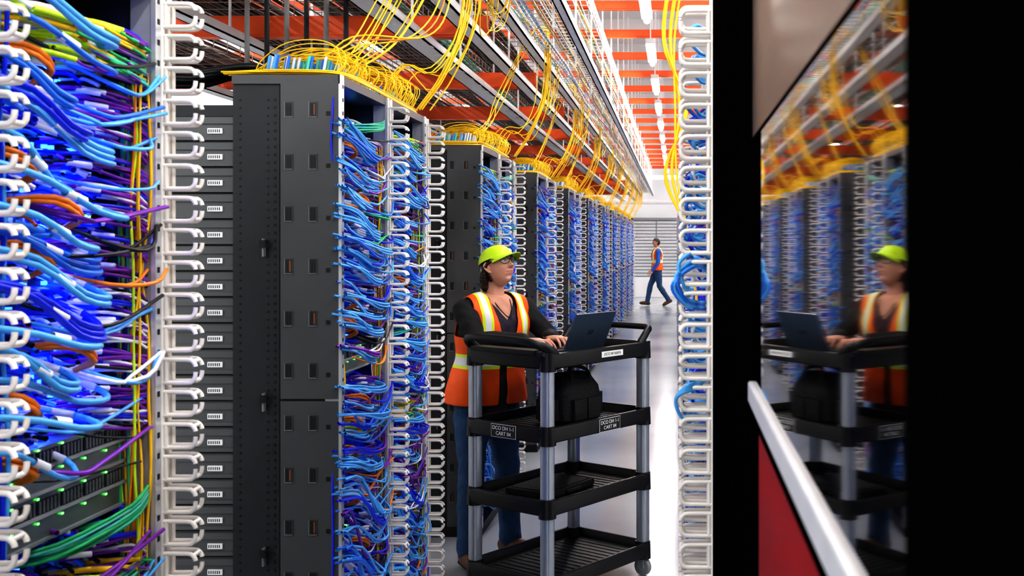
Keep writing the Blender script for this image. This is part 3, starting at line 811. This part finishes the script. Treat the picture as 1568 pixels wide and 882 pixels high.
# --------------------------------------------------------- yellow fibre on rack tops
m_cass=mat('fiber_cassette_dark',(.03,.03,.035),.5)
def top_fiber(yb,seed,n=1.0):
    r=random.Random(seed); U=r.uniform; S=[]
    x0=-1.12
    for blk in (0,1):
        yy=yb+blk*.615
        for i in range(int(28*n)):
            y=yy+.05+i*.0165/n; h=U(.07,.14)+.03*blk; xo=U(-.03,.03)
            S.append(([(x0-.04+xo*.3,y,H+.01),(x0-.02+xo,y+.01,H+h*.7),(x0-.10,y+.03,H+h),(x0-.22,y+.05,H+h*.95),(x0-.31,y+.06,H+h*.5),(x0-.33,y+.05,H+.01)],.0021,CI['yellow']))
            for q in range(3):
                xx=x0-U(.08,.28); yq=y+U(-.01,.01)
                S.append(([(xx,yq,H+.02),(xx+.01,yq,H+.075)],.005,CI[r.choice(['lblue','white','white','mblue','aqua'])]))
    for i in range(12):
        zz=H+.004+U(0,.018); y=yb+U(.0,.06)
        S.append(([(x0-.40,y+U(0,.05),zz),(x0-.25,y,zz),(x0-.1,y,zz),(x0-.02,y+.05,zz),(x0-.0,y+.25,zz),(x0-.01,y+.7,zz),(x0-.02,y+1.1,zz)],.0030,CI['yellow']))
    for i in range(int(4*n)):
        a=U(-.06,.06); bb=U(-.08,.08); c=U(.2,.45)
        S.append(([(x0-.12+a,yb+c-.1,H+.08),(x0-.05+a,yb+c,H+.12+a),(x0+.02,yb+c+.15+bb,H+.32),(x0+.12+a*.5,yb+c+.3+bb,H+.62),(x0+.19+a,yb+c+.42,H+.80),(x0+.28,yb+c+.6,H+.84)],.0031,CI['yellow']))
    for i in range(int(4*n)):
        a=U(-.05,.05); c=U(.85,1.15); 
        S.append(([(x0-.1+a,yb+c,H+.05),(x0-.02+a,yb+c+.08,H+.2),(x0+.10+a,yb+c+.1,H+.1+U(0,.12)),(x0+.2+a,yb+c+.2,H+.4),(x0+.22+a,yb+c+.3,H+.84)],.0031,CI['yellow']))
    for i in range(6):
        a=U(-.03,.03); q=U(-.03,.03)
        S.append(([(x0+.0+a,yb+1.2+q,H+.03),(x0+.1+a,yb+1.25+q,H+.2),(x0+.20+a,yb+1.3+q,H+.5),(x0+.21+a,yb+1.3+q,H+.95)],.0036,CI['yellow']))
    for i in range(7):
        a=U(0,.3); q=U(-.05,.05); d=U(.12,.46)
        S.append(([(x0+.2+q,yb+1.35+a,H+.78),(x0+.20+q,yb+1.42+a,H+.78-d*.6),(x0+.17+q,yb+1.6+a,H+.78-d),(x0+.2+q,yb+1.8+a,H+.78-d*.7),(x0+.22+q,yb+1.9+a,H+.78)],.0030,CI['yellow']))
    e=empty('yellow_fiber_bundle',(x0,yb+.6,H))
    o=link('fibers',curve_data('yellow_fiber',S,k=4,sides=6),e,(-x0,-yb-.6,-H))
    b=MB()
    for blk in (0,1):
        b.box(x0-.30,x0-.06,yb+blk*.615+.05,yb+blk*.615+.55,H,H+.025,0)
    b.obj('cassette_tray',[m_cass],e,loc=(-x0,-yb-.6,-H))
top_fiber(3.59,1,1.25)
for i,y in enumerate(starts): top_fiber(y,i+2,1.0 if i<3 else .7)
r=random.Random(5); S=[]
for i in range(4):
    a=r.uniform(-.04,.04); q=r.uniform(-.08,.08)
    S.append(([(-1.5+a,3.9,2.30),(-1.3+a,4.0+q,2.33),(-1.15+a,4.15+q,2.45),(-1.08+a,4.3+q,2.62),(-1.02+a,4.4+q,2.82),(-.95,4.5,3.05)],.0032,CI['yellow']))
for i in range(3):
    S.append(([(-1.35,4.0,2.32),(-1.2,4.0,2.42+i*.02),(-1.03+i*.03,4.2,2.5),(-.96+i*.02,4.4,2.7),(-.92,4.5,3.05)],.0036,CI['orange'] if i==1 else CI['yellow']))
for i in range(6):
    a=r.uniform(-.05,.05); c=r.uniform(-.02,.02)
    S.append(([(.02+a*.3,2.95+a,2.9),(.01+c,2.9+a,2.5),(-.02+c,2.9+a,2.25),(.015-c,2.85,2.05),(-.015+c,2.82,1.88),(.03,2.8,1.72),(.06,2.8,1.5)],.0030,CI['yellow']))
link('yellow_fiber_drop',curve_data('yellow_drop',S,k=6))
S=[]
for i in range(12):
    a=r.uniform(-.04,.04); q=r.uniform(-.05,.05)
    S.append(([(-2.3,3.9+q,2.5+a),(-1.95,3.85+q,2.33+a),(-1.7,3.8+q,2.28+a*.6),(-1.52+a,3.85+q,2.31+a*.4),(-1.45,4.1+q,2.28+a*.3)],.011,CI['black']))
for i in range(6):
    S.append(([(-1.95+i*.09,4.9,2.2),(-1.95+i*.09,4.9,2.98)],.012,CI['black'] if i%2 else CI['grey']))
link('black_power_cable_bundle',curve_data('power_cables',S,k=5))
# ------------------------------------------------------------------ right cabinets
m_blk=mat('cabinet_black_paint',(.0015,.0015,.002),.9,spec=0,var=.05)
m_glass=mat('door_dark_glass',(.36,.33,.31),.034,1.0,var=.12,scale=2)
m_door=mat('door_bronze_metal',(.26,.21,.18),.34,.9,var=.2,scale=3)
m_bar=mat('door_rail_white',(.50,.50,.52),.35,.1)
m_red=mat('door_red_strip',(.24,.005,.005),.4,spec=.2)
e=empty('glass_door_cabinet',(0,0,0))
b=MB()
b.box(.115,.95,-.6,1.50,0,2.25,0)
b.box(.094,.115,-.6,.445,0,2.25,0)
b.box(.088,.115,1.41,1.50,0,2.25,0)
b.box(.100,.115,.445,1.41,0,1.30,0)
b.obj('cabinet_body',[m_blk],e,bevel=.004)
b=MB(); b.box(.1,.114,.445,1.41,1.836,2.25,0); b.obj('upper_door_panel',[m_door],e)
b=MB(); b.box(.1,.114,.445,1.41,1.518,1.83,0); b.obj('glass_pane',[m_glass],e)
b=MB(); b.box(.094,.114,.445,1.41,1.490,1.518,0); b.box(.1,.114,.445,1.41,1.829,1.836,1); b.box(.096,.114,.445,1.41,1.474,1.488,1); b.obj('door_rail',[m_bar,m_blk],e,bevel=.003)
b=MB(); b.box(.0985,.114,.445,1.28,1.30,1.472,0); b.obj('red_strip',[m_red],e)
e=empty('server_cabinet',(0,0,0))
b=MB(); b.box(.088,.95,1.56,2.40,0,2.26,0)
for i in range(30):
    b.box(.0862,.088,1.62,2.30,.2+i*.066,.2+i*.066+.03,0)
b.box(.08,.088,1.56,1.60,0,2.26,1); b.box(.082,.088,2.34,2.40,0,2.26,1)
b.obj('cabinet_body',[m_blk,m_blk],e,bevel=.003)
link('cable_fingers',FING,e,(.088,2.44,0),(0,0,PI))
link('cable_fingers_back',FING,e,(.088,2.50,.02),(0,0,PI))
r=random.Random(9); S=[]
for i in range(60):
    z=r.uniform(.5,2.2); c=r.choice(['lblue','mblue','white','lblue','dblue','lblue'])
    S.append(([(.09,2.6,z),(.05,2.55,z+r.uniform(-.02,.02)),(r.uniform(.02,.04),2.5,z-.02),(.06,2.56,z-.05),(.1,2.6,z-.04)],.0045,CI[c]))
for i in range(7):
    z=1.64+r.uniform(-.02,.02)
    S.append(([(.09,2.5,z-.01),(.05,2.42,z+.02),(.01,2.40,z-.0),(-.0+r.uniform(-.01,.01),2.40,z-.03),(.03,2.42,z-.07),(.09,2.5,z-.08)],.0045,CI['mblue' if i%2 else 'lblue']))
for i in range(4):
    z=1.36; S.append(([(.09,2.5,z),(.04,2.41,z+.01+i*.005),(.0,2.40,z-.01),(.02,2.42,z-.06),(.08,2.5,z-.07)],.004,CI['lblue']))
link('finger_cables',curve_data('finger_cables',S,k=5),e)

# ------------------------------------------------------------------ utility cart
m_pl=mat('cart_black_plastic',(.007,.007,.008),.42,bump=.06,scale=150)
m_al=mat('cart_aluminium_post',(.40,.43,.48),.33,.6,var=.05)
m_whl=mat('caster_grey',(.25,.25,.26),.5)
N=Vector((-.586,4.91,0))
cart=empty('utility_cart',N,math.radians(54.6))
CLx,CLy=.72,.464
def rr(x0,x1,y0,y1,rad,z,n=6):
    out=[]
    for cx,cy,a0 in ((x1-rad,y1-rad,0),(x0+rad,y1-rad,90),(x0+rad,y0+rad,180),(x1-rad,y0+rad,270)):
        for i in range(n+1):
            a=math.radians(a0+90*i/n); out.append((cx+rad*math.cos(a),cy+rad*math.sin(a),z))
    return out
def shelf(z,name,hh=.072,floor=.03):
    b=MB(); o=.042
    A=lambda off,zz,rad: rr(-o+off,CLx+o-off,-o+off,CLy+o-off,rad,zz)
    b.rings([A(.012,z,.045),A(.004,z+.006,.05),A(0,z+hh-.012,.055),A(.003,z+hh-.003,.053),A(.008,z+hh,.05),A(.020,z+hh,.04),A(.024,z+hh-.006,.036),A(.028,z+floor,.03)],0,cap=False)
    b.poly(A(.028,z+floor,.03),0); b.poly(A(.012,z,.045)[::-1],0)
    for i in range(15):
        x=.06+i*(CLx-.12)/14; b.box(x-.004,x+.004,.03,CLy-.03,z+floor,z+floor+.003,0)
    for px in (0,CLx):
        for py in (0,CLy): b.cyl((px,py,z-.012),(px,py,z+hh+.004),.041,20,0,.038)
    b.obj(name,[m_pl],cart,smooth=True,sharp=.6)
ZS=[.10,.452,.783,1.12]
for i,z in enumerate(ZS): shelf(z,'shelf_%d'%(i+1))
b=MB()
for px in (0,CLx):
    for py in (0,CLy):
        R=[rr(px-.028,px+.028,py-.028,py+.028,.016,z,3) for z in (.1,1.19)]
        b.rings(R,0)
b.obj('posts',[m_al],cart,smooth=True,sharp=.6)
b=MB()
for px in (0,CLx):
    for py in (0,CLy):
        b.cyl((px-.014,py,.045),(px+.014,py,.045),.045,24,0); b.cyl((px-.017,py,.045),(px+.017,py,.045),.02,16,1)
        b.box(px-.022,px-.018,py-.02,py+.02,.04,.1,1); b.box(px+.018,px+.022,py-.02,py+.02,.04,.1,1); b.box(px-.025,px+.025,py-.028,py+.028,.092,.104,1)
b.obj('casters',[m_whl,m_al],cart,bevel=.002)
b=MB()
b.tube([(.03,-.02,1.185),(-.02,-.015,1.215),(-.055,.02,1.235),(-.07,.10,1.247),(-.07,.36,1.250),(-.055,.45,1.245),(-.02,.485,1.22),(.03,.485,1.185)],[.022,.022,.02,.018,.018,.02,.022,.022],n=14,flat=(0,0,1))
b.tube([(CLx-.05,-.02,1.185),(CLx+.0,-.02,1.235),(CLx+.045,.0,1.258),(CLx+.06,.08,1.262),(CLx+.06,.38,1.262),(CLx+.045,.465,1.258),(CLx,.485,1.235),(CLx-.05,.485,1.185)],[.020,.018,.017,.016,.016,.017,.018,.020],n=14,flat=(0,0,1))
b.box(-.05,.10,-.02,.03,1.18,1.20); b.box(-.055,.02,.03,.44,1.186,1.205)
b.obj('handles',[m_pl],cart,smooth=True,sharp=.7)
m_lab=mat('label_black',(.015,.015,.015),.4)
def label(txt,loc,rot,w,h,size,inv=False):
    b=MB(); b.box(-w/2,w/2,-h/2,h/2,-.001,.0005,0)
    b.box(-w/2-.002,w/2+.002,-h/2-.002,h/2+.002,-.0012,0,1)
    b.obj('label_plate',[m_label if inv else m_lab,m_label],cart,loc=loc,rot=rot)
    t=bpy.data.curves.new('label_text','FONT'); t.body=txt; t.size=size; t.align_x='CENTER'; t.align_y='CENTER'; t.extrude=.0003
    t.materials.append(m_lab if inv else m_label)
    o=link('label_text',t,cart,loc,rot)
    n=Euler(rot).to_matrix()@Vector((0,0,1)); o.location=Vector(loc)+n*.001
label('DCO DH 1-1\nCART 04',(-.0435,.235,.818),(PI/2,0,-PI/2),.155,.058,.025)
label('DCO DH 1-1\nCART 04',(.40,-.0435,.818),(PI/2,0,0),.155,.058,.025)
label('DCO 04 NAPA',(.42,-.0435,1.158),(PI/2,0,0),.16,.024,.020,inv=True)
m_lap=mat('laptop_blue_grey',(.09,.13,.19),.32,.6); m_key=mat('laptop_keys',(.012,.012,.014),.5)
m_scr=mat('laptop_screen',(.02,.03,.05),.15,emit=.6,ecol=(.35,.5,.7))
def laptop():
    hp1=Vector((-.537,5.12,1.178)); hp2=Vector((-.375,5.37,1.178))
    d=(hp2-hp1).normalized(); Lw=.31
    e=empty('laptop_computer',hp1,math.atan2(d.y,d.x))
    b=MB(); b.box(0,Lw,0,.215,-.023,-.010,0); b.box(.02,Lw-.02,.03,.125,-.010,-.0085,1); b.box(.10,.21,.14,.2,-.010,-.0092,1)
    b.obj('base',[m_lap,m_key],e,bevel=.003)
    b=MB(); b.box(0,Lw,-.005,.004,0,.205,0); b.box(.008,Lw-.008,.004,.0048,.012,.197,1); b.cyl((.02,0,-.004),(Lw-.02,0,-.004),.006,10,0)
    for k in range(3): b.box(.135+k*.015,.142+k*.015,-.006,-.005,.09,.115,2)
    b.obj('lid',[m_lap,m_scr,m_key],e,loc=(0,0,-.008),rot=(math.radians(24),0,0),bevel=.002)
    return e
LAP=laptop()
m_bag=mat('bag_black_nylon',(.010,.010,.011),.7,bump=.5,scale=60)
cb=cart.location; ca=math.radians(54.6)
def c2w(x,y,z): return (cb.x+x*math.cos(ca)-y*math.sin(ca), cb.y+x*math.sin(ca)+y*math.cos(ca), z)
e=empty('tool_bag',c2w(.38,.20,.8175),ca)
b=MB()
R=[]
for z,sx,sy in ((0,.135,.10),(.02,.15,.115),(.10,.15,.115),(.17,.14,.10),(.21,.12,.075),(.235,.10,.045)):
    R.append([(math.copysign(abs(math.cos(a))**.45,math.cos(a))*sx*(1+.04*math.sin(z*60+a*3)),math.copysign(abs(math.sin(a))**.45,math.sin(a))*sy*(1+.05*math.sin(z*45+a*5)),z) for a in [2*PI*j/40 for j in range(40)]])
b.rings(R,0)
for x in (-.07,.03): b.box(x-.04,x+.05,-.135,-.105,.02,.12,0)
b.box(.14,.175,-.07,.07,.02,.13,0); b.box(-.175,-.14,-.06,.06,.02,.12,0)
for s in (-1,1):
    b.tube([(-.07,s*.09,.15),(-.06,s*.06,.24),(-.02,s*.03,.265),(.03,s*.03,.265),(.07,s*.06,.24),(.08,s*.09,.15)],.009,n=8)
b.obj('bag_body',[m_bag],e,smooth=True,sharp=.8,bevel=.006)
e=empty('closed_laptop_case',c2w(.30,.25,.4865),ca+.1)
b=MB(); b.box(-.19,.19,-.13,.13,0,.028); b.box(-.17,.17,-.11,.11,.028,.032); b.box(-.06,.06,-.15,-.13,.006,.02)
b.obj('case_shell',[m_bag],e,bevel=.008)

# ------------------------------------------------------------------ world, camera
w=bpy.data.worlds.new('world'); scene.world=w; w.use_nodes=True
bg=w.node_tree.nodes['Background']; bg.inputs[0].default_value=(1,.99,.97,1); bg.inputs[1].default_value=1.45
cam=bpy.data.cameras.new('camera'); co=bpy.data.objects.new('camera',cam); COL.objects.link(co)
co.location=(0,0,1.7); co.rotation_euler=(PI/2,0,0)
CX,CY=784,441
cam.sensor_fit='HORIZONTAL'; cam.sensor_width=36; cam.lens=1650/1568*36
cam.shift_x=(CX-1035)/1568; cam.shift_y=(370-CY)/1568; cam.clip_start=.01; cam.clip_end=100
cam.dof.use_dof=True; cam.dof.focus_distance=5.4; cam.dof.aperture_fstop=9
scene.camera=co
vs=scene.view_settings
vs.view_transform='Standard'
try: vs.look='High Contrast'
except Exception as ex: pass
vs.exposure=0.3
